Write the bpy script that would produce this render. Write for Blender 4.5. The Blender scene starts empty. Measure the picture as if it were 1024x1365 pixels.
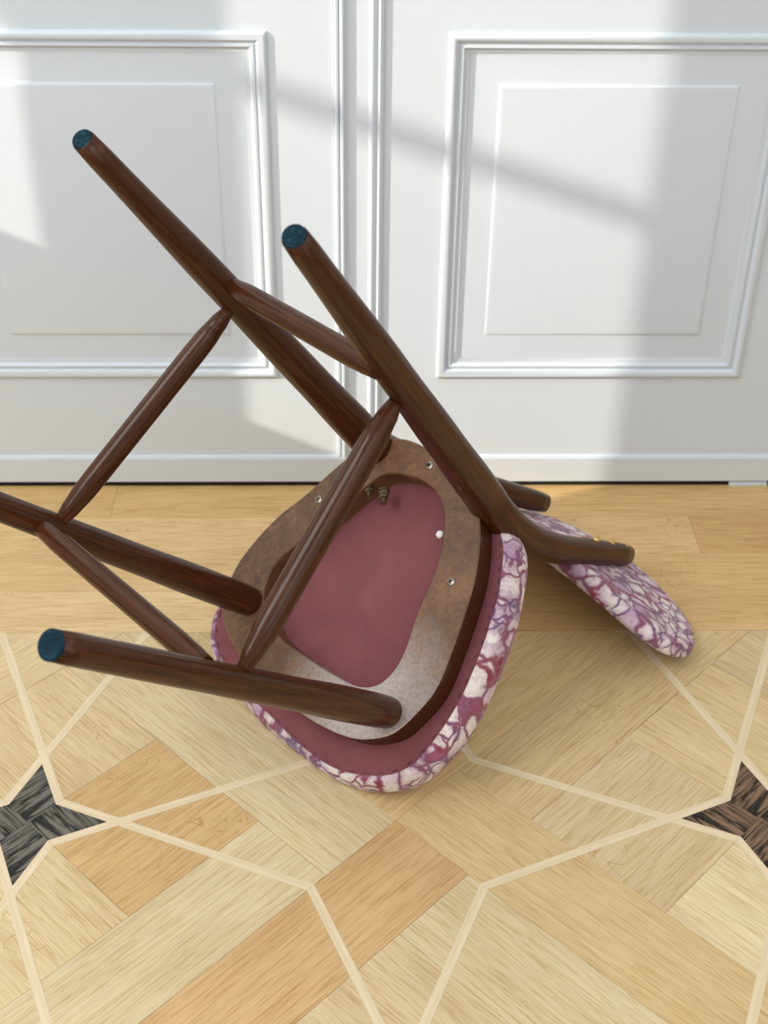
import bpy, bmesh, math, random
from mathutils import Vector, Matrix

random.seed(7)
C = bpy.context.scene.collection
V = Vector

# ------------------------------------------------------------------ camera
F_PX = 1866.7
PITCH, YAW, ROLL = 0.6306018, -0.0283275, 0.0145942
CAM = V((0.0, -1.47674, 1.035148))
def cam_axes():
    cp, sp = math.cos(PITCH), math.sin(PITCH)
    fwd, up, r = V((0, cp, -sp)), V((0, sp, cp)), V((1, 0, 0))
    Z = Matrix.Rotation(YAW, 3, 'Z')
    fwd, up, r = Z @ fwd, Z @ up, Z @ r
    c, s = math.cos(ROLL), math.sin(ROLL)
    return c * r + s * up, -s * r + c * up, fwd
_r, _u, _w = cam_axes()
cam_data = bpy.data.cameras.new('camera')
cam_data.sensor_fit = 'HORIZONTAL'
cam_data.sensor_width = 36.0
cam_data.lens = F_PX / 1024 * 36.0
cam_data.clip_start = 0.02
cam = bpy.data.objects.new('camera', cam_data)
cam.matrix_world = Matrix(((_r.x, _u.x, -_w.x, CAM.x), (_r.y, _u.y, -_w.y, CAM.y),
                           (_r.z, _u.z, -_w.z, CAM.z), (0, 0, 0, 1)))
cam_data.dof.use_dof = True
cam_data.dof.focus_distance = 1.28
cam_data.dof.aperture_fstop = 11.0
C.objects.link(cam)
bpy.context.scene.camera = cam

# ------------------------------------------------------------------ world, sun, window and fill lamps, exposure
world = bpy.data.worlds.new('world')
bpy.context.scene.world = world
world.use_nodes = True
bg = world.node_tree.nodes['Background']
bg.inputs['Color'].default_value = (0.89, 0.955, 1.0, 1)
bg.inputs['Strength'].default_value = 0.60

SUN_AZ, SUN_SLOPE = math.radians(68), 0.46      # azimuth from the wall's normal; height lost per metre to the right
_dy = 1 / math.tan(SUN_AZ)
sun_dir = V((1, _dy, -SUN_SLOPE)).normalized()
sl = bpy.data.lights.new('sun', 'SUN')
sl.energy = 3.65
sl.color = (1.0, 0.93, 0.81)
sl.angle = math.radians(0.36)
sun = bpy.data.objects.new('sun', sl)
sun.rotation_euler = sun_dir.to_track_quat('-Z', 'Y').to_euler()
sun.location = (-6, -2, 4)
C.objects.link(sun)

def area(name, loc, target, sx, sy, power, col=(1, 1, 1)):
    l = bpy.data.lights.new(name, 'AREA')
    l.shape = 'RECTANGLE'; l.size = sx; l.size_y = sy; l.energy = power; l.color = col
    o = bpy.data.objects.new(name, l)
    o.location = loc
    o.rotation_euler = (V(target) - V(loc)).to_track_quat('-Z', 'Y').to_euler()
    C.objects.link(o)
    return o
area('rear_fill_light', (0.55, -2.6, 2.5), (0.3, -0.7, 0.0), 1.2, 1.6, 11, (0.97, 0.98, 1.0))  # added fill lamp, aimed at the floor beside the chair; no window here
area('left_window_light', (-1.45, -1.15, 1.75), (-0.1, -0.25, 0.2), 1.1, 1.6, 32, (0.97, 0.98, 1.0))

sc = bpy.context.scene
sc.view_settings.view_transform = 'Standard'
sc.view_settings.look = 'None'
sc.view_settings.gamma = 1.0
sc.view_settings.use_curve_mapping = False
sc.view_settings.exposure = 0.14

# ------------------------------------------------------------------ materials
def lin(r, g, b):
    f = lambda c: ((c / 255 + 0.055) / 1.055) ** 2.4 if c > 10 else c / 255 / 12.92
    return (f(r), f(g), f(b), 1)

class NT:
    def __init__(s, name):
        s.m = bpy.data.materials.new(name); s.m.use_nodes = True
        s.t = s.m.node_tree; s.b = s.t.nodes['Principled BSDF']
    def n(s, typ, **kw):
        n = s.t.nodes.new(typ)
        for k, v in kw.items():
            if k in n.inputs: n.inputs[k].default_value = v
            else: setattr(n, k, v)
        return n
    def l(s, a, b): s.t.links.new(a, b)
    def coord(s, scale, which='Object'):
        tc = s.n('ShaderNodeTexCoord'); mp = s.n('ShaderNodeMapping')
        mp.inputs['Scale'].default_value = scale
        s.l(tc.outputs[which], mp.inputs['Vector'])
        return mp.outputs['Vector'], mp
    def ramp(s, fac, stops):
        r = s.n('ShaderNodeValToRGB')
        e = r.color_ramp.elements
        while len(e) < len(stops): e.new(0.5)
        for i, (p, c) in enumerate(stops):
            e[i].position = p; e[i].color = c if len(c) == 4 else (*c, 1)
        s.l(fac, r.inputs['Fac'])
        return r.outputs['Color']
    def mix(s, fac, a, b, mode='MIX'):
        m = s.n('ShaderNodeMix', data_type='RGBA', blend_type=mode)
        for sock, v in ((m.inputs[0], fac), (m.inputs[6], a), (m.inputs[7], b)):
            if isinstance(v, (float, int, tuple)): sock.default_value = v
            else: s.l(v, sock)
        return m.outputs[2]
    def math(s, op, a, b=0.0):
        m = s.n('ShaderNodeMath', operation=op)
        for sock, v in ((m.inputs[0], a), (m.inputs[1], b)):
            if isinstance(v, (float, int)): sock.default_value = v
            else: s.l(v, sock)
        return m.outputs[0]
    def bump(s, h, strength, dist=0.001):
        b = s.n('ShaderNodeBump', Strength=strength, Distance=dist)
        s.l(h, b.inputs['Height']); s.l(b.outputs['Normal'], s.b.inputs['Normal'])
    def set(s, **kw):
        for k, v in kw.items(): s.b.inputs[k.replace('_', ' ')].default_value = v
        return s.m

def g(v): return (v, v, v, 1)

def oak_material():
    M = NT('oak_plank')
    oi = M.n('ShaderNodeObjectInfo')
    tc = M.n('ShaderNodeTexCoord')
    off = M.n('ShaderNodeVectorMath', operation='ADD')
    sh = M.n('ShaderNodeCombineXYZ')
    for i, k in enumerate((17.0, 9.0, 5.0)):
        M.l(M.math('MULTIPLY', oi.outputs['Random'], k), sh.inputs[i])
    M.l(tc.outputs['Object'], off.inputs[0]); M.l(sh.outputs[0], off.inputs[1])
    def mapped(scale):
        mp = M.n('ShaderNodeMapping'); mp.inputs['Scale'].default_value = scale
        M.l(off.outputs[0], mp.inputs['Vector']); return mp.outputs['Vector']
    g1 = M.n('ShaderNodeTexNoise', Scale=1.0, Detail=4.0, Roughness=0.6, Distortion=0.9)
    M.l(mapped((12, 290, 1)), g1.inputs['Vector'])
    g2 = M.n('ShaderNodeTexNoise', Scale=1.0, Detail=3.0, Roughness=0.7, Distortion=0.4)
    M.l(mapped((24, 560, 1)), g2.inputs['Vector'])
    g3 = M.n('ShaderNodeTexNoise', Scale=1.0, Detail=3.0, Roughness=0.5, Distortion=1.2)
    M.l(mapped((3.2, 13, 1)), g3.inputs['Vector'])
    c1 = M.ramp(g1.outputs['Fac'], [(0.30, (0.90, 0.85, 0.77, 1)), (0.46, g(0.99)), (0.66, g(1.07))])
    c2 = M.ramp(g2.outputs['Fac'], [(0.38, (0.84, 0.77, 0.66, 1)), (0.49, g(1.0)), (0.66, (1.06, 1.07, 1.09, 1))])
    c3 = M.ramp(g3.outputs['Fac'], [(0.28, (0.90, 0.87, 0.83, 1)), (0.55, g(1.0)), (0.8, (1.06, 1.07, 1.08, 1))])
    col = M.mix(1.0, oi.outputs['Color'], c1, 'MULTIPLY')
    col = M.mix(1.0, col, c2, 'MULTIPLY')
    col = M.mix(1.0, col, c3, 'MULTIPLY')
    # medullary flecks: thin curved marks in scattered patches
    g4 = M.n('ShaderNodeTexNoise', Scale=1.0, Detail=1.0, Distortion=0.6); M.l(mapped((48, 34, 1)), g4.inputs['Vector'])
    g5 = M.n('ShaderNodeTexNoise', Scale=1.0, Detail=1.0); M.l(mapped((9, 13, 1)), g5.inputs['Vector'])
    ridge = M.math('ABSOLUTE', M.math('SUBTRACT', g4.outputs['Fac'], 0.5))
    fl = M.math('MULTIPLY', M.math('LESS_THAN', ridge, 0.009), M.math('GREATER_THAN', g5.outputs['Fac'], 0.63))
    fl = M.math('MULTIPLY', fl, M.math('GREATER_THAN', oi.outputs['Random'], 0.45))
    col = M.mix(fl, col, M.mix(1.0, col, (0.80, 0.74, 0.62, 1), 'MULTIPLY'))
    M.l(col, M.b.inputs['Base Color'])
    M.bump(g1.outputs['Fac'], 0.10, 0.0006)
    return M.set(Roughness=0.48, Specular_IOR_Level=0.35)
OAK = oak_material()

def inlay_material():
    M = NT('maple_inlay')
    v, _ = M.coord((14, 260, 40))
    n = M.n('ShaderNodeTexNoise', Scale=1.0, Detail=3.0); M.l(v, n.inputs['Vector'])
    M.l(M.ramp(n.outputs['Fac'], [(0.3, lin(216, 196, 160)), (0.7, lin(230, 211, 178))]), M.b.inputs['Base Color'])
    return M.set(Roughness=0.5, Specular_IOR_Level=0.3)
INLAY = inlay_material()

def dark_wood_material():
    M = NT('wenge_star')
    oi = M.n('ShaderNodeObjectInfo')
    v, _ = M.coord((15, 130, 30))
    n = M.n('ShaderNodeTexNoise', Scale=1.0, Detail=4.0, Roughness=0.65, Distortion=0.8); M.l(v, n.inputs['Vector'])
    f = M.ramp(n.outputs['Fac'], [(0.44, g(0.0)), (0.55, g(1.0))])
    M.l(M.mix(f, lin(26, 25, 23), oi.outputs['Color']), M.b.inputs['Base Color'])
    M.bump(n.outputs['Fac'], 0.2, 0.0006)
    return M.set(Roughness=0.55, Specular_IOR_Level=0.3)
WENGE = dark_wood_material()

def paint_material(name, col):
    M = NT(name)
    v, _ = M.coord((220, 220, 14))
    n = M.n('ShaderNodeTexNoise', Scale=1.0, Detail=2.0); M.l(v, n.inputs['Vector'])
    M.b.inputs['Base Color'].default_value = col
    M.bump(n.outputs['Fac'], 0.08, 0.0004)
    return M.set(Roughness=0.42, Specular_IOR_Level=0.35)
PAINT = paint_material('white_door_paint', lin(209, 216, 222))
PLASTER = paint_material('white_wall_plaster', lin(226, 226, 224))

def plain(name, col, rough=0.5, metal=0.0, spec=0.5):
    return NT(name).set(Base_Color=col, Roughness=rough, Metallic=metal, Specular_IOR_Level=spec)
GAP = plain('dark_gap', lin(24, 19, 14), 0.9)
SUBFLOOR = plain('subfloor', lin(138, 106, 68), 0.9)

def walnut_material():
    M = NT('walnut_lacquer')
    tc = M.n('ShaderNodeTexCoord')
    mp = M.n('ShaderNodeMapping'); mp.inputs['Scale'].default_value = (700, 22, 22)   # UV: v runs along the grain
    M.l(tc.outputs['UV'], mp.inputs['Vector'])
    mp.inputs['Scale'].default_value = (9, 5, 1)
    n = M.n('ShaderNodeTexNoise', Scale=3.0, Detail=5.0, Roughness=0.65, Distortion=0.6); M.l(mp.outputs['Vector'], n.inputs['Vector'])
    mp2 = M.n('ShaderNodeMapping'); mp2.inputs['Scale'].default_value = (60, 34, 1)
    M.l(tc.outputs['UV'], mp2.inputs['Vector'])
    n2 = M.n('ShaderNodeTexNoise', Scale=3.0, Detail=2.0); M.l(mp2.outputs['Vector'], n2.inputs['Vector'])
    c = M.ramp(n.outputs['Fac'], [(0.22, lin(46, 20, 7)), (0.5, lin(68, 33, 11)), (0.80, lin(100, 54, 21))])
    c2 = M.ramp(n2.outputs['Fac'], [(0.35, g(0.74)), (0.6, g(1.05))])
    M.l(M.mix(1.0, c, c2, 'MULTIPLY'), M.b.inputs['Base Color'])
    M.bump(n2.outputs['Fac'], 0.05, 0.0004)
    return M.set(Roughness=0.45, Specular_IOR_Level=0.12, Coat_Weight=0.36, Coat_Roughness=0.06)
WALNUT = walnut_material()

PALE_PATCH = (0.0314, -0.0583, 0.082)
def plywood_material():
    M = NT('raw_stained_plywood')
    v, _ = M.coord((30, 30, 30))
    n = M.n('ShaderNodeTexNoise', Scale=1.0, Detail=6.0, Roughness=0.75, Distortion=0.6); M.l(v, n.inputs['Vector'])
    v2, _ = M.coord((7, 7, 7))
    n2 = M.n('ShaderNodeTexNoise', Scale=1.0, Detail=3.0, Roughness=0.6); M.l(v2, n2.inputs['Vector'])
    v3, _ = M.coord((240, 240, 240))
    n3 = M.n('ShaderNodeTexNoise', Scale=1.0, Detail=2.0); M.l(v3, n3.inputs['Vector'])
    a = M.ramp(n.outputs['Fac'], [(0.3, lin(78, 51, 31)), (0.5, lin(114, 78, 50)), (0.72, lin(138, 99, 66))])
    b = M.ramp(n2.outputs['Fac'], [(0.35, g(0.72)), (0.6, g(1.05))])
    c = M.ramp(n3.outputs['Fac'], [(0.3, g(0.78)), (0.6, g(1.05))])
    base = M.mix(1.0, M.mix(1.0, a, b, 'MULTIPLY'), c, 'MULTIPLY')
    tc = M.n('ShaderNodeTexCoord')                     # a pale patch with a noisy edge near the front corner of the board
    dv = M.n('ShaderNodeVectorMath', operation='DISTANCE'); dv.inputs[1].default_value = PALE_PATCH
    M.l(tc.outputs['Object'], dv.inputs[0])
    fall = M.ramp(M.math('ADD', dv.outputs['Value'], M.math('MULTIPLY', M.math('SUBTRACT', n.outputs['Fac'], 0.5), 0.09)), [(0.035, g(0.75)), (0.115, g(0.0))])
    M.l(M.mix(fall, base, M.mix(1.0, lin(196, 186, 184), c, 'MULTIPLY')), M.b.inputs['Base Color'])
    M.bump(n3.outputs['Fac'], 0.25, 0.0008)
    return M.set(Roughness=0.5, Specular_IOR_Level=0.5)
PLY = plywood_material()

def cloth_material():
    M = NT('dusty_rose_cloth')
    v, _ = M.coord((1500, 1500, 1500))
    n = M.n('ShaderNodeTexNoise', Scale=1.0, Detail=1.0); M.l(v, n.inputs['Vector'])
    v2, _ = M.coord((11, 11, 11))
    n2 = M.n('ShaderNodeTexNoise', Scale=1.0, Detail=3.0, Distortion=0.8); M.l(v2, n2.inputs['Vector'])
    a = M.ramp(n2.outputs['Fac'], [(0.3, lin(121, 71, 79)), (0.7, lin(138, 82, 87))])
    b = M.ramp(n.outputs['Fac'], [(0.3, g(0.9)), (0.7, g(1.05))])
    M.l(M.mix(1.0, a, b, 'MULTIPLY'), M.b.inputs['Base Color'])
    M.bump(n.outputs['Fac'], 0.2, 0.0004)
    return M.set(Roughness=0.85, Specular_IOR_Level=0.2)
ROSE = cloth_material()

def floral_material():
    M = NT('floral_print_fabric')
    tc = M.n('ShaderNodeTexCoord')
    wn = M.n('ShaderNodeTexNoise', Scale=38.0, Detail=2.0); M.l(tc.outputs['Object'], wn.inputs['Vector'])
    sub = M.n('ShaderNodeVectorMath', operation='SUBTRACT'); sub.inputs[1].default_value = (0.5, 0.5, 0.5)
    M.l(wn.outputs['Color'], sub.inputs[0])
    scl = M.n('ShaderNodeVectorMath', operation='SCALE'); scl.inputs['Scale'].default_value = 0.034
    M.l(sub.outputs[0], scl.inputs[0])
    add = M.n('ShaderNodeVectorMath', operation='ADD')
    M.l(tc.outputs['Object'], add.inputs[0]); M.l(scl.outputs[0], add.inputs[1])
    def vor(scale, feature):
        n = M.n('ShaderNodeTexVoronoi', feature=feature); n.inputs['Scale'].default_value = scale
        M.l(add.outputs[0], n.inputs['Vector']); return n
    big = M.n('ShaderNodeTexNoise', Scale=26.0, Detail=2.0, Distortion=1.0); M.l(tc.outputs['Object'], big.inputs['Vector'])
    def petals(scale):
        edge, cell = vor(scale, 'DISTANCE_TO_EDGE'), vor(scale, 'F1')
        sep = M.n('ShaderNodeSeparateColor'); M.l(cell.outputs['Color'], sep.inputs[0])
        petal = M.ramp(sep.outputs[0], [(0.0, lin(232, 224, 218)), (0.50, lin(226, 214, 214)), (0.70, lin(208, 184, 198)),
                                        (0.82, lin(184, 152, 178)), (0.90, lin(164, 96, 118)), (0.94, lin(228, 216, 212))])
        petal.node.color_ramp.interpolation = 'CONSTANT'
        shade = M.ramp(cell.outputs['Distance'], [(0.15, g(1.05)), (0.75, (0.72, 0.58, 0.68, 1))])
        petal = M.mix(1.0, petal, shade, 'MULTIPLY')
        ground = M.ramp(big.outputs['Fac'], [(0.38, lin(112, 88, 124)), (0.52, lin(140, 88, 112)), (0.62, lin(148, 86, 104)), (0.70, lin(144, 52, 74))])
        width = M.math('MULTIPLY', M.math('SUBTRACT', big.outputs['Fac'], 0.32), 0.24)
        soft = M.n('ShaderNodeMapRange'); soft.inputs['From Min'].default_value = 0.0; soft.inputs['From Max'].default_value = 0.10
        M.l(M.math('SUBTRACT', edge.outputs['Distance'], width), soft.inputs['Value'])
        return M.mix(soft.outputs[0], ground, petal), edge
    (ca, edge), (cb, e2_) = petals(38), petals(66)
    pick = M.n('ShaderNodeTexNoise', Scale=17.0, Detail=1.0); M.l(tc.outputs['Object'], pick.inputs['Vector'])
    fine = M.n('ShaderNodeTexNoise', Scale=150.0, Detail=3.0, Distortion=1.5); M.l(add.outputs[0], fine.inputs['Vector'])
    col = M.mix(M.ramp(pick.outputs['Fac'], [(0.54, g(0.0)), (0.57, g(1.0))]), ca, cb)
    col = M.mix(1.0, col, M.ramp(fine.outputs['Fac'], [(0.35, (0.82, 0.72, 0.79, 1)), (0.52, g(1.0))]), 'MULTIPLY')
    M.l(col, M.b.inputs['Base Color'])
    M.bump(edge.outputs['Distance'], 0.55, 0.003)
    return M.set(Roughness=0.75, Specular_IOR_Level=0.25, Sheen_Weight=0.15)
FLORAL = floral_material()

def felt_material():
    M = NT('teal_felt')
    v, _ = M.coord((420, 420, 420))
    n = M.n('ShaderNodeTexNoise', Scale=1.0, Detail=3.0, Roughness=0.7); M.l(v, n.inputs['Vector'])
    v2, _ = M.coord((60, 60, 60))
    n2 = M.n('ShaderNodeTexNoise', Scale=1.0, Detail=3.0, Roughness=0.7); M.l(v2, n2.inputs['Vector'])
    a = M.ramp(n.outputs['Fac'], [(0.3, lin(10, 28, 36)), (0.6, lin(22, 58, 72)), (0.8, lin(80, 112, 122))])
    b = M.ramp(n2.outputs['Fac'], [(0.3, g(0.65)), (0.7, g(1.1))])
    M.l(M.mix(1.0, a, b, 'MULTIPLY'), M.b.inputs['Base Color'])
    M.bump(n.outputs['Fac'], 0.6, 0.001)
    return M.set(Roughness=0.9, Specular_IOR_Level=0.2)
FELT = felt_material()
STEEL = plain('screw_steel', lin(150, 140, 128), 0.35, 1.0)
BRONZE = plain('bronzed_bolt', lin(140, 128, 104), 0.35, 1.0)
BRASS = plain('brass_tack', lin(214, 178, 110), 0.25, 1.0)
WHITE_PLASTIC = plain('white_plastic', lin(232, 230, 224), 0.4)

# ------------------------------------------------------------------ mesh helpers
def link(name, me, mat, parent=None, smooth=False, loc=None, rot=None):
    if mat: me.materials.append(mat)
    if smooth:
        for p in me.polygons: p.use_smooth = True
    o = bpy.data.objects.new(name, me)
    C.objects.link(o)
    if parent: o.parent = parent
    if loc: o.location = loc
    if rot: o.rotation_euler = rot
    return o

def from_bm(name, bm, mat, parent=None, smooth=False, auto=None, **kw):
    bmesh.ops.recalc_face_normals(bm, faces=bm.faces)
    me = bpy.data.meshes.new(name); 
    if auto is not None:
        for f in bm.faces: f.smooth = True
        for e in bm.edges:
            if len(e.link_faces) == 2 and e.calc_face_angle(0) > auto: e.smooth = False
    bm.to_mesh(me); bm.free()
    return link(name, me, mat, parent, smooth and auto is None, **kw)

def box(bm, a, b, bev=0.0):
    a, b = V(a), V(b)
    m = Matrix.Translation((a + b) / 2) @ Matrix.Diagonal((*(b - a), 1))
    r = bmesh.ops.create_cube(bm, size=1, matrix=m)
    if bev:
        es = list({e for v in r['verts'] for e in v.link_edges})
        bmesh.ops.bevel(bm, geom=es, offset=bev, segments=2, affect='EDGES', profile=0.7)

def slab(bm, poly, z0, z1, bev=0.0004):
    """a flat piece: polygon extruded from z0 to z1 with a tiny chamfer at its top edge"""
    n = len(poly)
    cx = sum(p[0] for p in poly) / n; cy = sum(p[1] for p in poly) / n
    ins = []
    for p in poly:
        d = V((cx - p[0], cy - p[1])); L = d.length or 1
        ins.append((p[0] + d.x / L * bev * 1.4, p[1] + d.y / L * bev * 1.4))
    lo = [bm.verts.new((x, y, z0)) for x, y in poly]
    md = [bm.verts.new((x, y, z1 - bev)) for x, y in poly]
    hi = [bm.verts.new((x, y, z1)) for x, y in ins]
    bm.faces.new(hi)
    for a, b in ((lo, md), (md, hi)):
        for i in range(n):
            j = (i + 1) % n
            bm.faces.new((a[i], a[j], b[j], b[i]))

def clip(poly, nx, ny, c):
    """keep nx*x + ny*y <= c"""
    out = []
    for i in range(len(poly)):
        p, q = poly[i], poly[(i + 1) % len(poly)]
        dp, dq = nx * p[0] + ny * p[1] - c, nx * q[0] + ny * q[1] - c
        if dp <= 0: out.append(p)
        if dp * dq < 0:
            t = dp / (dp - dq)
            out.append((p[0] + t * (q[0] - p[0]), p[1] + t * (q[1] - p[1])))
    return out

def catmull(pts, n, closed=False):
    P = [V(p) for p in pts]; N = len(P); out = []
    segs = N if closed else N - 1
    for i in range(segs):
        if closed: a, b, c, d = P[i - 1], P[i], P[(i + 1) % N], P[(i + 2) % N]
        else:
            b, c = P[i], P[i + 1]
            a = P[i - 1] if i > 0 else b * 2 - c
            d = P[i + 2] if i + 2 < N else c * 2 - b
        for k in range(n):
            t = k / n
            out.append(0.5 * (2 * b + (c - a) * t + (2 * a - 5 * b + 4 * c - d) * t * t + (3 * b - a - 3 * c + d) * t ** 3))
    if not closed: out.append(P[-1])
    return out

def interp(tab, t):
    for (t0, v0), (t1, v1) in zip(tab, tab[1:]):
        if t <= t1:
            k = (t - t0) / (t1 - t0); k = max(0, min(1, k)); k = k * k * (3 - 2 * k) if len(tab) > 6 else k
            return v0 + (v1 - v0) * k
    return tab[-1][1]

def tube(name, path, radii, mat, parent, ns=28, expo=2.0, up=None, wide=1.0, cap_round=0.0):
    """swept bar: path points, radius table over 0..1, superellipse section, UVs running along it"""
    bm = bmesh.new(); uv = bm.loops.layers.uv.new('UVMap')
    L = [0.0]
    for a, b in zip(path, path[1:]): L.append(L[-1] + (b - a).length)
    T = L[-1]
    up = up or V((0, 0, 1))
    rings = []
    t0 = (path[1] - path[0]).normalized()
    x = (up - t0 * up.dot(t0)).normalized()
    for i, p in enumerate(path):
        t = (path[min(i + 1, len(path) - 1)] - path[max(i - 1, 0)]).normalized()
        x = (x - t * x.dot(t)).normalized(); y = t.cross(x)
        r = interp(radii, L[i] / T)
        if cap_round:
            for dd in (L[i], T - L[i]):
                if dd < cap_round: r *= math.sqrt(max(0.0, 1 - (1 - dd / cap_round) ** 2)) * 0.35 + 0.65
        ring = []
        for k in range(ns):
            a = 2 * math.pi * k / ns; c, s = math.cos(a), math.sin(a); e = 2 / expo
            ring.append(bm.verts.new(p + x * r * wide * math.copysign(abs(c) ** e, c) + y * r * math.copysign(abs(s) ** e, s)))
        rings.append(ring)
    for i in range(len(rings) - 1):
        for k in range(ns):
            j = (k + 1) % ns
            f = bm.faces.new((rings[i][k], rings[i][j], rings[i + 1][j], rings[i + 1][k]))
            f.smooth = True
            us = (k / ns, (k + 1) / ns, (k + 1) / ns, k / ns); vs = (L[i], L[i], L[i + 1], L[i + 1])
            for lp, u, v in zip(f.loops, us, vs): lp[uv].uv = (u, v)
    for ring in (rings[0][::-1], rings[-1]):
        bm.faces.new(ring)
    bmesh.ops.recalc_face_normals(bm, faces=bm.faces)
    me = bpy.data.meshes.new(name); bm.to_mesh(me); bm.free()
    me.materials.append(mat)
    o = bpy.data.objects.new(name, me); C.objects.link(o); o.parent = parent
    return o

def structure(o): o['kind'] = 'structure'; return o

# ================================================================== FLOOR
bm = bmesh.new(); box(bm, (-1.6, -3.2, -0.05), (2.2, 0.25, -0.0045))
floor = structure(from_bm('floor', bm, SUBFLOOR))
floor['label'] = 'pale oak star parquet floor with light inlay lines'

GX, GY, S, ROT = -0.310985, -0.562372, 0.704381, -0.001836
YB = -0.287           # the straight border boards begin here
def uv2w(u, v):
    c, s = math.cos(ROT), math.sin(ROT)
    return (GX + S * (c * u - s * v), GY + S * (s * u + c * v))
def ab2w(a, b): return uv2w((a + b) / 2, (a - b) / 2)

def tint(r, gg, b, j=4):
    d = random.uniform(-j, j)
    return lin(r + d, gg + d, b + d * 0.8)

def plank(poly, ang, col, mat=OAK, top=0.0, name='plank', gap=0.00012):
    """one board: polygon in world xy, its own grain direction ang, shrunk by the joint gap"""
    if len(poly) < 3: return None
    n = len(poly)
    A = sum(poly[i][0] * poly[(i + 1) % n][1] - poly[(i + 1) % n][0] * poly[i][1] for i in range(n)) / 2
    if abs(A) < 2e-5: return None
    if A < 0: poly = poly[::-1]
    for i in range(n):      # inset by the joint
        p, q = poly[i], poly[(i + 1) % n]
    ins = list(poly)
    for i in range(n):
        p, q = poly[i], poly[(i + 1) % n]
        ex, ey = q[0] - p[0], q[1] - p[1]; L = math.hypot(ex, ey)
        if L < 1e-6: continue
        nx, ny = ey / L, -ex / L
        ins = clip(ins, nx, ny, nx * p[0] + ny * p[1] - gap)
    if len(ins) < 3: return None
    m = len(ins)
    cx = sum(p[0] for p in ins) / m; cy = sum(p[1] for p in ins) / m
    c, s = math.cos(-ang), math.sin(-ang)
    loc = [((x - cx) * c - (y - cy) * s, (x - cx) * s + (y - cy) * c) for x, y in ins]
    bm = bmesh.new(); slab(bm, loc, -0.004, 0.0, 0.0003)
    o = from_bm(name, bm, mat, floor, loc=(cx, cy, top), rot=(0, 0, ang))
    o.color = col
    return o

A45 = math.radians(45) + ROT
# tints picked per board of the repeating pinwheel: (cell offset) -> colour; others vary round the mean
PALE, TAN, YEL, GRY, WARM = (216, 196, 156), (203, 168, 120), (216, 190, 140), (210, 187, 146), (209, 176, 124)
special = {}
def put(a0, a1, b0, b1, along_a, key):
    poly = [ab2w(a0, b0), ab2w(a1, b0), ab2w(a1, b1), ab2w(a0, b1)]
    ys = [p[1] for p in poly]; xs = [p[0] for p in poly]
    if min(ys) > YB or max(ys) < -1.0 or max(xs) < -0.62 or min(xs) > 0.75: return
    if max(ys) > YB: poly = clip(poly, 0, 1, YB)
    base = special.get(key)
    if base is None: base = random.choice((PALE, PALE, YEL, GRY, GRY))
    plank(poly, A45 if along_a else A45 - math.pi / 2, tint(*base))
Q, H1, Q2 = 0.3135, 0.5, 0.6865
special[('-a2', 0, 0)] = TAN; special[('-a1', 0, 0)] = PALE
special[('-b1', 0, 0)] = PALE; special[('-b2', 0, 0)] = (210, 186, 140)
special[('+b2', 0, 0)] = YEL; special[('-b2', 0, 1)] = YEL; special[('-b1', 0, 1)] = PALE
special[('-a1', 1, 0)] = (211, 184, 134); special[('-a2', 1, 0)] = (212, 187, 140)
special[('sq', 0, 0)] = WARM; special[('sq-1-1', 1, 1)] = (214, 191, 150); special[('sq-10', 1, 0)] = (214, 188, 138)
special[('sq-10', 0, 0)] = (215, 193, 148); special[('sq0-1', 0, 0)] = (214, 191, 147); special[('sq-1-1', 0, 0)] = (214, 191, 146)
special[('sq0-1', 1, 1)] = (214, 190, 143); special[('sq-10', 1, 1)] = (219, 199, 158)

for i in range(-3, 5):
    for j in range(-3, 5):
        a, b = i, j
        # the double arms of this cell: on the -a and -b sides, each board ending at the pinwheel
        put(a - 0.5, a + Q, b + Q, b + H1, True, ('-a1', i, j))
        put(a - Q, a + H1, b + H1, b + Q2, True, ('-a2', i, j))
        put(a + Q, a + H1, b - Q, b + H1, False, ('-b1', i, j))
        put(a + H1, a + Q2, b - 0.5, b + Q, False, ('-b2', i, j))
        # four corner squares round the star at (a, b): grain turns from one to the next
        for (sa, sb, al) in ((0, 0, True), (-1, 0, False), (-1, -1, True), (0, -1, False)):
            key = ('sq', i + sa, j + sb) if (sa, sb) == (0, 0) else ('sq%d%d' % (sa, sb), i, j)
            put(a + sa * Q, a + sa * Q + Q, b + sb * Q, b + sb * Q + Q, al, key)

# straight border boards along the doors
XS = 0.07
rows = [(-0.070, 0.02, [(-1.55, -0.3), (-0.3, 0.62), (0.62, 2.1)], (206, 172, 118)),
        (-0.215, -0.070, [(-1.55, -0.62), (-0.62, XS)], (214, 183, 134)),
        (YB, -0.215, [(-1.55, -0.9), (-0.9, XS)], (218, 190, 142)),
        (-0.145, -0.070, [(XS, 0.422)], (213, 180, 128)),
        (-0.145, -0.070, [(0.422, 1.1), (1.1, 2.1)], (203, 166, 112)),
        (YB, -0.145, [(XS, 0.9), (0.9, 2.1)], (212, 178, 124))]
for y0, y1, xs, col in rows:
    for x0, x1 in xs:
        plank([(x0, y0), (x1, y0), (x1, y1), (x0, y1)], 0.0, tint(*col))

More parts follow.
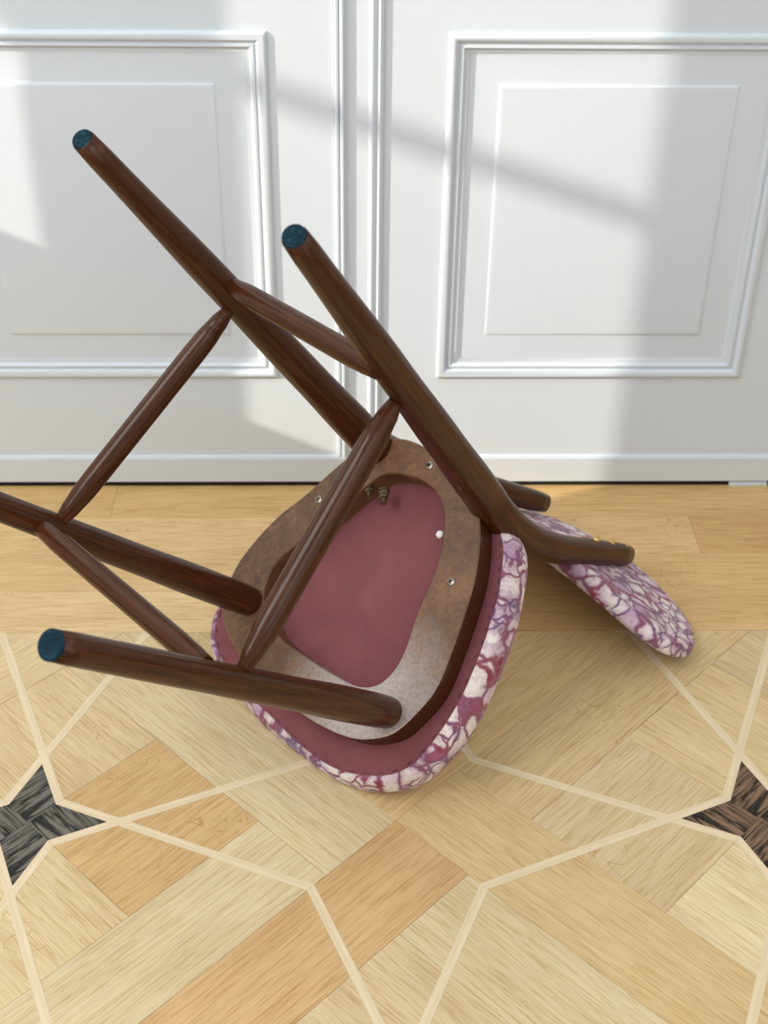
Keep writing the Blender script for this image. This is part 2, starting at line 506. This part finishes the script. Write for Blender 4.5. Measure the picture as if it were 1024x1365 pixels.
# inlay strips and dark four-pointed stars
D_, AA, BB, SW = 0.11497, 0.1132, 0.0370, 0.0044
def strip(p, q, halves, xf, top, w=SW):
    """one inlay strip in star units from p to q, mitred by the half planes, placed by xf"""
    p, q = V(p), V(q); d = (q - p).normalized(); w = w / S; nn = V((-d.y, d.x)) * w; e = d * w * 2.5
    poly = [tuple(p - e - nn), tuple(q + e - nn), tuple(q + e + nn), tuple(p - e + nn)]
    for h in halves: poly = clip(poly, *h)
    poly = [xf(*v) for v in poly]
    if not poly or min(x[1] for x in poly) > YB: return
    poly = clip(poly, 0, 1, YB)
    ys = [x[1] for x in poly]; xs = [x[0] for x in poly]
    if not poly or max(ys) < -1.0 or max(xs) < -0.62 or min(xs) > 0.75: return
    a, b = V(xf(*p)), V(xf(*q))
    plank(poly, math.atan2(b.y - a.y, b.x - a.x), (1, 1, 1, 1), INLAY, top, 'inlay_strip', 0.0)
stars = [(0, 0), (1, 0), (0.5, -0.5), (0.5, 0.5), (-0.5, -0.5), (-0.5, 0.5), (1.5, -0.5), (1.5, 0.5), (2, 0)]
for (su, sv) in stars:
    for k in range(4):
        c, s = round(math.cos(k * math.pi / 2)), round(math.sin(k * math.pi / 2))
        R = lambda u, v, c=c, s=s, su=su, sv=sv: uv2w(su + c * u - s * v, sv + s * u + c * v)
        strip((0.5 - AA, -AA), (BB, BB), [(1, -1, 0.5), (-1, 1, 0.0)], R, 0.00030)
        strip((0.5 - AA, AA), (BB, -BB), [(1, 1, 0.5), (-1, -1, 0.0)], R, 0.00042)
        ctop = (0.24, 0.145, 0.085, 1) if su > 0.9 else (0.17, 0.155, 0.13, 1)
        kite = [(0, 0), (BB, -BB), (D_, 0), (BB, BB)]
        kw = [R(*p) for p in kite]
        if max(p[1] for p in kw) < YB and -1.0 < kw[0][1] and -0.62 < kw[0][0] < 0.75:
            plank(kw, A45 - math.pi / 2 if k % 2 == 0 else A45, ctop, WENGE, 0.0002, 'star_piece', 0.0)

# ================================================================== DOORS AND WALL
def sweep_rect(bm, x0, x1, z0, z1, prof, close_panel=False):
    """mitred rectangular moulding on a wall facing -y: prof = [(inset from the outer edge, y)]"""
    loops = []
    for ins, y in prof:
        loops.append([bm.verts.new(v) for v in ((x0 + ins, y, z0 + ins), (x1 - ins, y, z0 + ins), (x1 - ins, y, z1 - ins), (x0 + ins, y, z1 - ins))])
    for a, b in zip(loops, loops[1:]):
        for i in range(4):
            j = (i + 1) % 4
            bm.faces.new((a[i], a[j], b[j], b[i]))
    if close_panel: bm.faces.new(loops[-1])

MOULD = [(0.0, 0.001), (0.0004, -0.0015), (0.0015, -0.0036), (0.0035, -0.0050), (0.0060, -0.0052), (0.0085, -0.0040),
         (0.0110, -0.0012), (0.0118, 0.0004), (0.0135, 0.0004), (0.0140, -0.0010), (0.0165, -0.0014), (0.0185, 0.0006),
         (0.0190, 0.0022), (0.0215, 0.0026), (0.0235, 0.0042), (0.0255, 0.0044)]
PANELS_Z = ((0.1605, 0.5785), (0.705, 2.05))
def door(name, x0, x1, px0, px1, label):
    bm = bmesh.new()
    zs = [0.006, PANELS_Z[0][0] + 0.012, PANELS_Z[0][1] - 0.012, PANELS_Z[1][0] + 0.012, PANELS_Z[1][1] - 0.012, 2.2]
    for a, b in ((x0, px0 + 0.012), (px1 - 0.012, x1)): box(bm, (a, 0, zs[0]), (b, 0.04, zs[5]))
    for a, b in ((zs[0], zs[1]), (zs[2], zs[3]), (zs[4], zs[5])): box(bm, (px0 + 0.012, 0, a), (px1 - 0.012, 0.04, b))
    d = structure(from_bm(name, bm, PAINT)); d['label'] = label
    for z0, z1 in PANELS_Z:
        bm = bmesh.new(); sweep_rect(bm, px0, px1, z0, z1, MOULD)
        from_bm('panel_moulding', bm, PAINT, d, auto=math.radians(40))
        bm = bmesh.new()
        sweep_rect(bm, px0 + 0.0245, px1 - 0.0245, z0 + 0.0245, z1 - 0.0245,
                   [(0.0, 0.0120), (0.0, 0.0044), (0.0305, 0.0040), (0.0318, 0.0036), (0.0335, 0.0022), (0.0345, 0.0018), (0.0375, 0.0016)], True)
        from_bm('raised_panel', bm, PAINT, d, auto=math.radians(30))
    bm = bmesh.new()
    P = [(0.0, 0.0), (0.046, 0.0)]
    pts = [(0.0085, -0.0045), (0.0430, -0.0045), (0.0462, -0.0030), (0.0475, 0.001)]
    prev = None
    cols = []
    for xx in (x0 + 0.0005, x1 - 0.0005):
        cols.append([bm.verts.new((xx, y, z)) for z, y in [(0.0085, 0.001)] + pts])
    for i in range(4): bm.faces.new((cols[0][i], cols[1][i], cols[1][i + 1], cols[0][i + 1]))
    for c_ in cols: bm.faces.new(c_)
    from_bm('kick_rail', bm, PAINT, d)
    return d
d1 = door('door_1', -0.535, 0.0065, -0.462, -0.0885, 'left leaf of the white panelled double door')
d2 = door('door_2', 0.0075, 0.549, 0.1025, 0.4755, 'right leaf of the white panelled double door')
# astragal cover strip fixed to the left leaf over the joint
bm = bmesh.new()
prof = [(-0.0200, 0.001), (-0.0198, -0.0010), (-0.0190, -0.0014), (-0.0188, 0.0), (-0.0184, -0.0030), (-0.0165, -0.0042), (-0.0145, -0.0042), (-0.0132, -0.0030),
        (-0.0130, -0.0012), (-0.0122, -0.0012), (-0.0120, -0.0062), (-0.0105, -0.0072), (-0.0085, -0.0068), (-0.0078, -0.0050), (-0.0074, -0.0015),
        (-0.0020, -0.0008), (-0.0015, -0.0008), (0.0190, -0.0014), (0.0198, -0.0030), (0.0212, -0.0048), (0.0230, -0.0052), (0.0248, -0.0046), (0.0262, -0.0024),
        (0.0285, -0.0016), (0.0292, -0.0036), (0.0310, -0.0050), (0.0330, -0.0044), (0.0345, -0.0020), (0.0352, 0.0006)]
c0 = [bm.verts.new((x, y, 0.046)) for x, y in prof]; c1 = [bm.verts.new((x, y, 2.2)) for x, y in prof]
for i in range(len(prof) - 1): bm.faces.new((c0[i], c0[i + 1], c1[i + 1], c1[i]))
from_bm('astragal', bm, PAINT, d1, auto=math.radians(50))
# small floor latch plate under the right leaf
bm = bmesh.new(); box(bm, (0.487, -0.0052, 0.0004), (0.536, 0.02, 0.0058), 0.0006)
from_bm('latch_plate', bm, PAINT, d2)
# wall round the doors
bm = bmesh.new()
for a, b in (((-1.6, -0.004, 0.0), (-0.539, 0.12, 3.2)), ((0.553, -0.004, 0.0), (2.2, 0.12, 3.2)), ((-0.539, -0.004, 2.206), (0.553, 0.12, 3.2))):
    box(bm, a, b)
wall = structure(from_bm('wall_back', bm, PLASTER)); wall['label'] = 'white wall around the double door'
bm = bmesh.new(); box(bm, (-0.539, 0.041, 0.0), (0.553, 0.1, 2.206)); box(bm, (-0.539, -0.001, 0.0), (0.553, 0.041, 0.0055))
structure(from_bm('wall_passage', bm, GAP))['label'] = 'dark gap behind and below the closed doors'

# right-hand wall of the room, out of frame
bm = bmesh.new(); box(bm, (1.55, -3.2, 0.0), (1.65, -0.004, 3.2))
structure(from_bm('wall_right', bm, PLASTER))['label'] = 'white wall to the right, outside the picture'
# left wall with the window the sun comes through
WX = -1.6
def on_wall(x, z):                      # where the sun ray that ends on the doors at (x, z) crosses the left wall
    dx = x - WX
    return (-dx * _dy, z + SUN_SLOPE * dx)
ya, zsill = on_wall(0.352, 0.0)[0], on_wall(-0.115, 0.092)[1]
yb = on_wall(-0.128, 0.0)[0]
yc = on_wall(-0.338, 0.0)[0]; yd = -0.22; zs2 = on_wall(-0.398, 0.352)[1]
ztop = 2.6
bm = bmesh.new()
for a, b in (((-3.2, 0.0), (ya, 3.2)), ((ya, 0.0), (yb, zsill)), ((ya, ztop), (yb, 3.2)), ((yb, 0.0), (yc, 3.2)),
             ((yc, 0.0), (yd, zs2)), ((yc, ztop), (yd, 3.2)), ((yd, 0.0), (-0.004, 3.2))):
    box(bm, (WX - 0.02, a[0], a[1]), (WX, b[0], b[1]))
structure(from_bm('wall_left', bm, PLASTER))['label'] = 'white wall with the windows to the left of the camera'
bm = bmesh.new()
for z in (1.15, 1.55): box(bm, (WX - 0.016, ya, zsill + z), (WX - 0.004, yb, zsill + z + 0.012), 0.003)
w1 = structure(from_bm('window_1', bm, PAINT)); w1['label'] = 'glazing bars of the sunny window left of the camera'
RX = -4.2                               # unseen sloping rod added outside, far enough off for a soft shadow band
def ray_at(x, z):
    dx = x - RX
    return V((RX, -dx * _dy, z + SUN_SLOPE * dx))
p, q = ray_at(0.026, 0.475), ray_at(0.19, 0.419)
d = (q - p).normalized()
bm = bmesh.new()
for off, r in ((0.0, 0.018),):
    m = (p + q) / 2
    mat = Matrix.Translation(m) @ d.to_track_quat('Z', 'Y').to_matrix().to_4x4()
    bmesh.ops.create_cone(bm, cap_ends=True, segments=10, radius1=r, radius2=r * 0.8, depth=1.6, matrix=mat)
o = from_bm('shadow_rod', bm, plain('rod_brown', lin(80, 66, 52), 0.9), w1)

# ================================================================== CHAIR
K = 1.1
RM = Matrix(((-0.659883, 0.551694, 0.510086), (0.751157, 0.500501, 0.430421), (-0.017838, 0.667182, -0.744681)))
P0 = V((-0.1469, -0.4764, 0.5226))
HS = 0.42
ROOT = V((-0.02, -0.45, 0.0))
def W(x, y=None, z=None):
    v = V(x) if y is None else V((x, y, z))
    return (RM @ v + P0) * K - ROOT + V((0, 0, LIFT))
LIFT = 0.0
def A(p): return V(p) - ROOT            # world point to chair space

chair = bpy.data.objects.new('dining_chair', None)
C.objects.link(chair); chair.location = ROOT
chair['label'] = 'dark walnut chair with floral upholstery tipped over, underside and legs showing'
chair['category'] = 'chair'

def lathe_cap(name, center, axis, r, h, mat, parent, ns=28, dome=0.0):
    axis = axis.normalized(); x = axis.orthogonal().normalized(); y = axis.cross(x)
    bm = bmesh.new()
    prof = [(r, 0.0), (r, h * 0.7), (r * 0.93, h)]
    if dome: prof = [(r, 0.0), (r * 0.92, h * 0.5), (r * 0.7, h * 0.8), (r * 0.4, h * 0.95)]
    rings = []
    for rr, hh in prof:
        rings.append([bm.verts.new(center + axis * hh + (x * math.cos(2 * math.pi * k / ns) + y * math.sin(2 * math.pi * k / ns)) * rr) for k in range(ns)])
    for a, b in zip(rings, rings[1:]):
        for k in range(ns):
            j = (k + 1) % ns; bm.faces.new((a[k], a[j], b[j], b[k]))
    bm.faces.new(rings[-1]); bm.faces.new(rings[0][::-1])
    return from_bm(name, bm, mat, parent, auto=math.radians(35))

# ---- legs
legs = {}
def front_leg(p0, p1):
    p0, p1 = A(p0), A(p1)
    d = (p1 - p0).normalized()
    path = [p0.lerp(p1 + d * 0.012, i / 24) for i in range(25)]
    o = tube('front_leg', path, [(0, 0.0112), (0.012, 0.0120), (0.3, 0.0130), (0.6, 0.0146), (0.8, 0.0164), (0.93, 0.0164), (1, 0.0142)], WALNUT, chair, cap_round=0.0)
    lathe_cap('felt_pad', p0 + d * 0.0006, -d, 0.0114, 0.0030, FELT, o)
    return o
def rear_leg(p0, p1, pb, pe, side):
    p0, p1, pb, pe = A(p0), A(p1), A(pb), A(pe)
    path = [p0.lerp(p1, i / 20) for i in range(20)]
    a, c = p1, pb.lerp(pe, 0.50)
    b = pb
    for i in range(15):
        t = i / 14
        path.append(a * (1 - t) ** 2 + b * 2 * t * (1 - t) + c * t * t)
    for i in range(1, 9): path.append(c.lerp(pe, i / 8))
    o = tube('rear_leg', path, [(0, 0.0094), (0.012, 0.0104), (0.25, 0.0142), (0.42, 0.0164), (0.55, 0.0184), (0.64, 0.0190), (0.74, 0.0172), (0.86, 0.0150), (0.97, 0.0132), (1, 0.0114)],
             WALNUT, chair, expo=2.5, up=V((0.68, -0.5, 0.0)))
    d = (p1 - p0).normalized()
    lathe_cap('felt_pad', p0 + d * 0.0006, -(d * 0.8 + (A(p0 + ROOT) - A(CAM)).normalized() * 0.35), 0.0091, 0.0032, FELT, o)
    return o
front_leg((-0.2019, -0.7654, 0.4054), (0.0351, -0.5118, 0.0935))
front_leg((-0.3957, -0.5341, 0.4057), (-0.1049, -0.3458, 0.0924))
rla = rear_leg((-0.0387, -0.5926, 0.6221), (0.1295, -0.3727, 0.2459), (0.1616, -0.3591, 0.1759), (0.3156, -0.2064, 0.0461), 'a')
rlb = rear_leg((-0.2142, -0.393, 0.6123), (0.0228, -0.2642, 0.2352), (0.0622, -0.2308, 0.1852), (0.2315, -0.103, 0.0454), 'b')
# ---- stretchers
def stretcher(name, p, q, r, kp=0.5, kq=0.5, tp=0.15, ep=0.006, eq=0.006):
    p, q = A(p), A(q); d = (q - p).normalized(); p = p - d * ep; q = q + d * eq
    path = [p.lerp(q, i / 48) for i in range(49)]
    m = lambda k, t: r * (k + (1 - k) * t)
    return tube(name, path, [(0, m(kp, 0)), (tp * 0.5, m(kp, 0.62)), (tp, m(kp, 0.95)), (tp * 1.5, r), (1 - tp * 1.5, r), (1 - tp, m(kq, 0.95)), (1 - tp * 0.5, m(kq, 0.62)), (1, m(kq, 0))], WALNUT, chair, ns=24)
stretcher('side_stretcher', (0.0341, -0.4921, 0.4245), (-0.0856, -0.6424, 0.2749), 0.0116, 0.52, 0.5)
stretcher('side_stretcher', (-0.1137, -0.346, 0.4318), (-0.2607, -0.451, 0.2813), 0.0106, 0.5, 0.55)
stretcher('front_stretcher', (-0.1217, -0.6577, 0.2962), (-0.2785, -0.4676, 0.2827), 0.0100, 0.8, 0.7, ep=0.012)
stretcher('rear_stretcher', (0.0138, -0.5073, 0.4725), (-0.1078, -0.3433, 0.4583), 0.0102, 0.8, 0.62, ep=0.012)

# ---- seat ring (plywood frame with a big oval hole)
def polar(pts, n, center, sub=12):
    """resample a closed outline by angle about a centre"""
    cv = catmull([(x, y, 0) for x, y in pts], sub, True)
    cx, cy = center
    pa = [(math.atan2(p.y - cy, p.x - cx), math.hypot(p.x - cx, p.y - cy)) for p in cv]
    out = []
    for k in range(n):
        th = -math.pi + 2 * math.pi * (k + 0.5) / n
        best = None
        for i in range(len(pa)):
            t0, r0 = pa[i]; t1, r1 = pa[(i + 1) % len(pa)]
            dt = (t1 - t0 + math.pi) % (2 * math.pi) - math.pi
            dd = (th - t0 + math.pi) % (2 * math.pi) - math.pi
            if abs(dt) < 1e-9: continue
            s = dd / dt
            if -1e-9 <= s <= 1 and abs(dt) < 1 and abs(dd) < 1:
                r = r0 + (r1 - r0) * s
                best = r if best is None else max(best, r)
        out.append((th, best if best else r0))
    return [(cx + r * math.cos(t), cy + r * math.sin(t)) for t, r in out]

RING = [(0.076, 0.007), (0.055, 0.022), (0.034, 0.027), (0.0, 0.0275), (-0.035, 0.022), (-0.060, 0.008), (-0.075, -0.008), (-0.088, -0.026), (-0.102, -0.052),
        (-0.112, -0.080), (-0.122, -0.114), (-0.129, -0.147), (-0.126, -0.174), (-0.118, -0.199), (-0.102, -0.215), (-0.082, -0.226),
        (-0.052, -0.233), (-0.024, -0.236), (0.025, -0.236), (0.075, -0.229), (0.108, -0.216), (0.124, -0.200), (0.133, -0.177), (0.135, -0.148), (0.127, -0.106), (0.111, -0.067), (0.095, -0.022)]
HOLE = [(0.053, -0.026), (0.048, -0.016), (0.034, -0.007), (0.012, -0.001), (-0.009, -0.001), (-0.025, -0.007), (-0.038, -0.018), (-0.050, -0.036),
        (-0.060, -0.058), (-0.066, -0.082), (-0.072, -0.109), (-0.080, -0.132), (-0.083, -0.154), (-0.077, -0.174), (-0.060, -0.186), (-0.030, -0.191), (0.004, -0.193),
        (0.044, -0.193), (0.070, -0.184), (0.089, -0.168), (0.095, -0.150), (0.095, -0.137), (0.087, -0.113), (0.075, -0.082), (0.064, -0.052)]
BOARD = [(-0.084, -0.004), (-0.093, -0.012), (-0.112, -0.042), (-0.125, -0.076), (-0.134, -0.107), (-0.141, -0.143), (-0.142, -0.179), (-0.137, -0.213), (-0.122, -0.235),
         (-0.090, -0.254), (-0.062, -0.262), (-0.023, -0.264), (0.017, -0.261), (0.070, -0.256), (0.115, -0.245), (0.138, -0.226), (0.146, -0.195), (0.144, -0.150),
         (0.134, -0.100), (0.118, -0.055), (0.100, -0.015), (0.080, 0.010), (0.045, 0.022), (0.0, 0.025), (-0.045, 0.020), (-0.070, 0.008)]
SIL = [(-0.086, 0.004), (-0.096, -0.001), (-0.108, -0.014), (-0.122, -0.040), (-0.134, -0.067), (-0.141, -0.091), (-0.149, -0.126), (-0.153, -0.158), (-0.152, -0.188), (-0.144, -0.218),
       (-0.129, -0.240), (-0.108, -0.256), (-0.085, -0.266), (-0.059, -0.271), (-0.023, -0.273), (0.023, -0.274), (0.067, -0.269), (0.115, -0.258), (0.144, -0.238), (0.156, -0.205),
       (0.155, -0.155), (0.146, -0.105), (0.130, -0.060), (0.110, -0.018), (0.086, 0.016), (0.045, 0.030), (0.0, 0.033), (-0.045, 0.028), (-0.072, 0.016)]
CTR = (0.003, -0.110)
NA = 144
ring_o, ring_i = polar(RING, NA, CTR), polar(HOLE, NA, CTR)
def inset(lp, k):
    return [(x + (CTR[0] - x) / math.hypot(CTR[0] - x, CTR[1] - y) * k, y + (CTR[1] - y) / math.hypot(CTR[0] - x, CTR[1] - y) * k) for x, y in lp]
def lofted(name, loops, mat, parent, closed_loop=False, cap0=False, cap1=False, auto=35):
    bm = bmesh.new()
    R = [[bm.verts.new(W(x, y, z)) for x, y in lp] for lp, z in loops]
    pairs = list(zip(R, R[1:])) + ([(R[-1], R[0])] if closed_loop else [])
    for a, b in pairs:
        n = len(a)
        for k in range(n):
            j = (k + 1) % n; bm.faces.new((a[k], a[j], b[j], b[k]))
    if cap0: bm.faces.new(R[0])
    if cap1: bm.faces.new(R[-1][::-1])
    return from_bm(name, bm, mat, parent, auto=math.radians(auto))
T = 0.025
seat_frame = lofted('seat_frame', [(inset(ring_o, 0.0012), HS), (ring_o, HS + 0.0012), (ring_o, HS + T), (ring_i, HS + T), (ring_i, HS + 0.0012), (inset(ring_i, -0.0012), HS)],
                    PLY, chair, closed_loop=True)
seat_frame.data.materials.append(WALNUT)
for p_ in seat_frame.data.polygons:      # the sawn edge is stained like the legs
    if abs(p_.normal.dot((RM @ V((0, 0, 1))).normalized())) < 0.5 and p_.normal.dot(p_.center - W(CTR[0], CTR[1], HS + 0.012)) > 0: p_.material_index = 1
seat_frame['label'] = 'raw brown plywood frame with an oval hole'

# ---- seat: rose underside, floral cushion
board = polar(BOARD, NA, CTR); sil = polar(SIL, NA, CTR)
under = lofted('seat_underside', [(inset(board, 0.090), HS + T - 0.0006), (inset(board, 0.045), HS + T - 0.0006), (inset(board, 0.010), HS + T), (board, HS + T + 0.0008), (inset(board, -0.001), HS + T + 0.004)],
               ROSE, chair, cap0=True)
under['label'] = 'plain dusty rose cloth underside'
def blend(a, b, t): return [(x0 + (x1 - x0) * t, y0 + (y1 - y0) * t) for (x0, y0), (x1, y1) in zip(a, b)]
def ruffle(lp, amp, n, ph):
    out = []
    for k, (x, y) in enumerate(lp):
        t = 2 * math.pi * k / len(lp)
        s = amp * (math.sin(n * t + ph) + 0.6 * math.sin(1.7 * n * t + 2 * ph))
        d = math.hypot(x - CTR[0], y - CTR[1]); out.append((x + (x - CTR[0]) / d * s, y + (y - CTR[1]) / d * s))
    return out
cz = HS + T
cush = [(inset(board, 0.003), cz + 0.0030), (inset(board, 0.0006), cz - 0.0004), (ruffle(blend(board, sil, 0.25), 0.0005, 41, 0.3), cz + 0.0004), (ruffle(blend(board, sil, 0.62), 0.0006, 41, 0.5), cz + 0.005),
        (ruffle(blend(board, sil, 0.9), 0.0004, 41, 0.7), cz + 0.012), (sil, cz + 0.022), (inset(sil, 0.002), cz + 0.031), (inset(sil, 0.008), cz + 0.039),
        (inset(sil, 0.020), cz + 0.046), (inset(sil, 0.045), cz + 0.052), (inset(sil, 0.080), cz + 0.056)]
cushion = lofted('seat_cushion', cush, FLORAL, chair, cap1=True, auto=60)
cushion['label'] = 'padded seat cover printed with cream, lilac and burgundy petals'
# stitches along the seam of the underside
bm = bmesh.new()
for k in range(NA):
    if k % 2: continue
    a_, b_ = inset(board, 0.0035)[k], inset(board, 0.0035)[(k + 1) % NA]
    p, q = W(a_[0], a_[1], HS + T - 0.0002), W(b_[0], b_[1], HS + T - 0.0002)
    d = (q - p); nn = (RM @ V((0, 0, -1))).normalized(); sd = d.cross(nn).normalized() * 0.0005
    p2, q2 = p + d * 0.15, q - d * 0.15
    v = [bm.verts.new(x) for x in (p2 - sd, q2 - sd, q2 + sd, p2 + sd, p2 - sd + nn * 0.0006, q2 - sd + nn * 0.0006, q2 + sd + nn * 0.0006, p2 + sd + nn * 0.0006)]
    for f in ((4, 5, 6, 7), (0, 1, 5, 4), (1, 2, 6, 5), (2, 3, 7, 6), (3, 0, 4, 7)): bm.faces.new([v[i] for i in f])
st = from_bm('stitching', bm, plain('rose_thread', lin(112, 58, 70), 0.8), under)
st['kind'] = 'stuff'

# ---- hardware
zdir = (RM @ V((0, 0, -1))).normalized()
def screw(x, y):
    o = lathe_cap('screw', W(x, y, HS), zdir, 0.0048, 0.0016, STEEL, seat_frame, ns=20, dome=1)
    bm = bmesh.new()
    c = W(x, y, HS) + zdir * 0.0014
    u_ = (RM @ V((0.8, 0.6, 0))).normalized(); v_ = zdir.cross(u_)
    for a_, b_ in ((u_, v_), (v_, u_)):
        vs = [bm.verts.new(c + a_ * sa * 0.0026 + b_ * sb * 0.0006 + zdir * sz) for sz in (0, 0.0003) for sa, sb in ((-1, -1), (1, -1), (1, 1), (-1, 1))]
        for f in ((4, 5, 6, 7), (0, 1, 5, 4), (1, 2, 6, 5), (2, 3, 7, 6), (3, 0, 4, 7)): bm.faces.new([vs[i] for i in f])
    from_bm('cross_slot', bm, GAP, seat_frame)
for x, y in ((0.0945, -0.0667), (0.0070, 0.0152), (-0.0822, -0.0634)): screw(x, y)
def bolt(x, y, z):
    ax = (RM @ V((-1.2191, -1.0, -0.55))).normalized()
    c = W(x, y, z) - ax * 0.002
    bm = bmesh.new()
    xx = ax.orthogonal().normalized(); yy = ax.cross(xx)
    def cyl(r, h0, h1, ns):
        a_ = [bm.verts.new(c + ax * h0 + (xx * math.cos(2 * math.pi * k / ns) + yy * math.sin(2 * math.pi * k / ns)) * r) for k in range(ns)]
        b_ = [bm.verts.new(c + ax * h1 + (xx * math.cos(2 * math.pi * k / ns) + yy * math.sin(2 * math.pi * k / ns)) * r) for k in range(ns)]
        for k in range(ns):
            j = (k + 1) % ns; bm.faces.new((a_[k], a_[j], b_[j], b_[k]))
        bm.faces.new(a_[::-1]); bm.faces.new(b_)
    cyl(0.0062, 0.0, 0.0018, 20); cyl(0.0052, 0.0018, 0.0075, 6); cyl(0.0046, 0.0082, 0.0115, 6)
    for q_ in range(6): cyl(0.0030 if q_ % 2 else 0.0024, 0.0115 + q_ * 0.0011, 0.0126 + q_ * 0.0011, 12)
    from_bm('bolt', bm, BRONZE, seat_frame)
bolt(*(0.0565, -0.0296, 0.426)); bolt(*(0.0385, -0.0274, 0.426))
lathe_cap('plug', W(*(-0.0426, -0.0334, 0.424)), (RM @ V((0.5, -0.1, -1))).normalized(), 0.0042, 0.004, WHITE_PLASTIC, seat_frame, ns=16, dome=1)

# ---- backrest
PAN = [0.1604, 0.07549, 0.18558, 0.95308, 0.01102, 0.02018, -0.02057, -0.433, -0.02512]
E_ = V((-0.0069, 0.2477, 0.9688)).normalized(); FW = V((0.0, -0.9688, 0.2477)); B0 = V((0.00051, 0.00952, 0.48194))
wx, hs_, sc_, kk, n0_, tt, ti, k3, xc = PAN
e2 = E_ * math.cos(ti) + FW * math.sin(ti); f2 = FW * math.cos(ti) - E_ * math.sin(ti)
O_ = B0 + E_ * sc_ + FW * n0_
bm = bmesh.new(); NB = 72; rings = []
prof = [(0.0, 0.0), (0.35, 0.0), (0.65, 0.0), (0.86, 0.0), (0.94, 0.02), (0.98, 0.09), (1.0, 0.22), (1.005, 0.5), (1.0, 0.72), (0.975, 0.88), (0.93, 0.99), (0.85, 1.08), (0.65, 1.18), (0.35, 1.25), (0.0, 1.27)]
def pan_pt(rr, off, th):
    c, s = math.cos(th), math.sin(th); ex = 2 / 2.5
    x = wx * rr * math.copysign(abs(c) ** ex, c) + xc; s_ = hs_ * rr * math.copysign(abs(s) ** ex, s)
    return O_ + V((x, 0, 0)) + e2 * s_ + f2 * (kk * x * x + k3 * s_ * s_ + off * tt)
for rr, off in prof:
    if rr == 0.0: rings.append([bm.verts.new(W(pan_pt(0, off, 0)))] )
    else: rings.append([bm.verts.new(W(pan_pt(rr, off, 2 * math.pi * k / NB))) for k in range(NB)])
for a, b in zip(rings, rings[1:]):
    for k in range(NB):
        j = (k + 1) % NB
        if len(a) == 1: bm.faces.new((a[0], b[k], b[j]))
        elif len(b) == 1: bm.faces.new((a[k], a[j], b[0]))
        else: bm.faces.new((a[k], a[j], b[j], b[k]))
back = from_bm('backrest', bm, FLORAL, chair, auto=math.radians(60))
back['label'] = 'curved padded backrest in the same petal print'
# brass tacks on the ends of the posts
for p, o in (((0.2691, -0.2532, 0.1036), rla), ((0.2911, -0.2326, 0.0825), rla), ((0.3117, -0.2136, 0.0626), rla), ((0.177, -0.1454, 0.1009), rlb), ((0.2003, -0.1284, 0.0791), rlb), ((0.2244, -0.1112, 0.0569), rlb)):
    lathe_cap('brass_tack', A(p), V((-0.25, -0.3, 0.92)), 0.0044, 0.0034, BRASS, o, ns=16, dome=1)
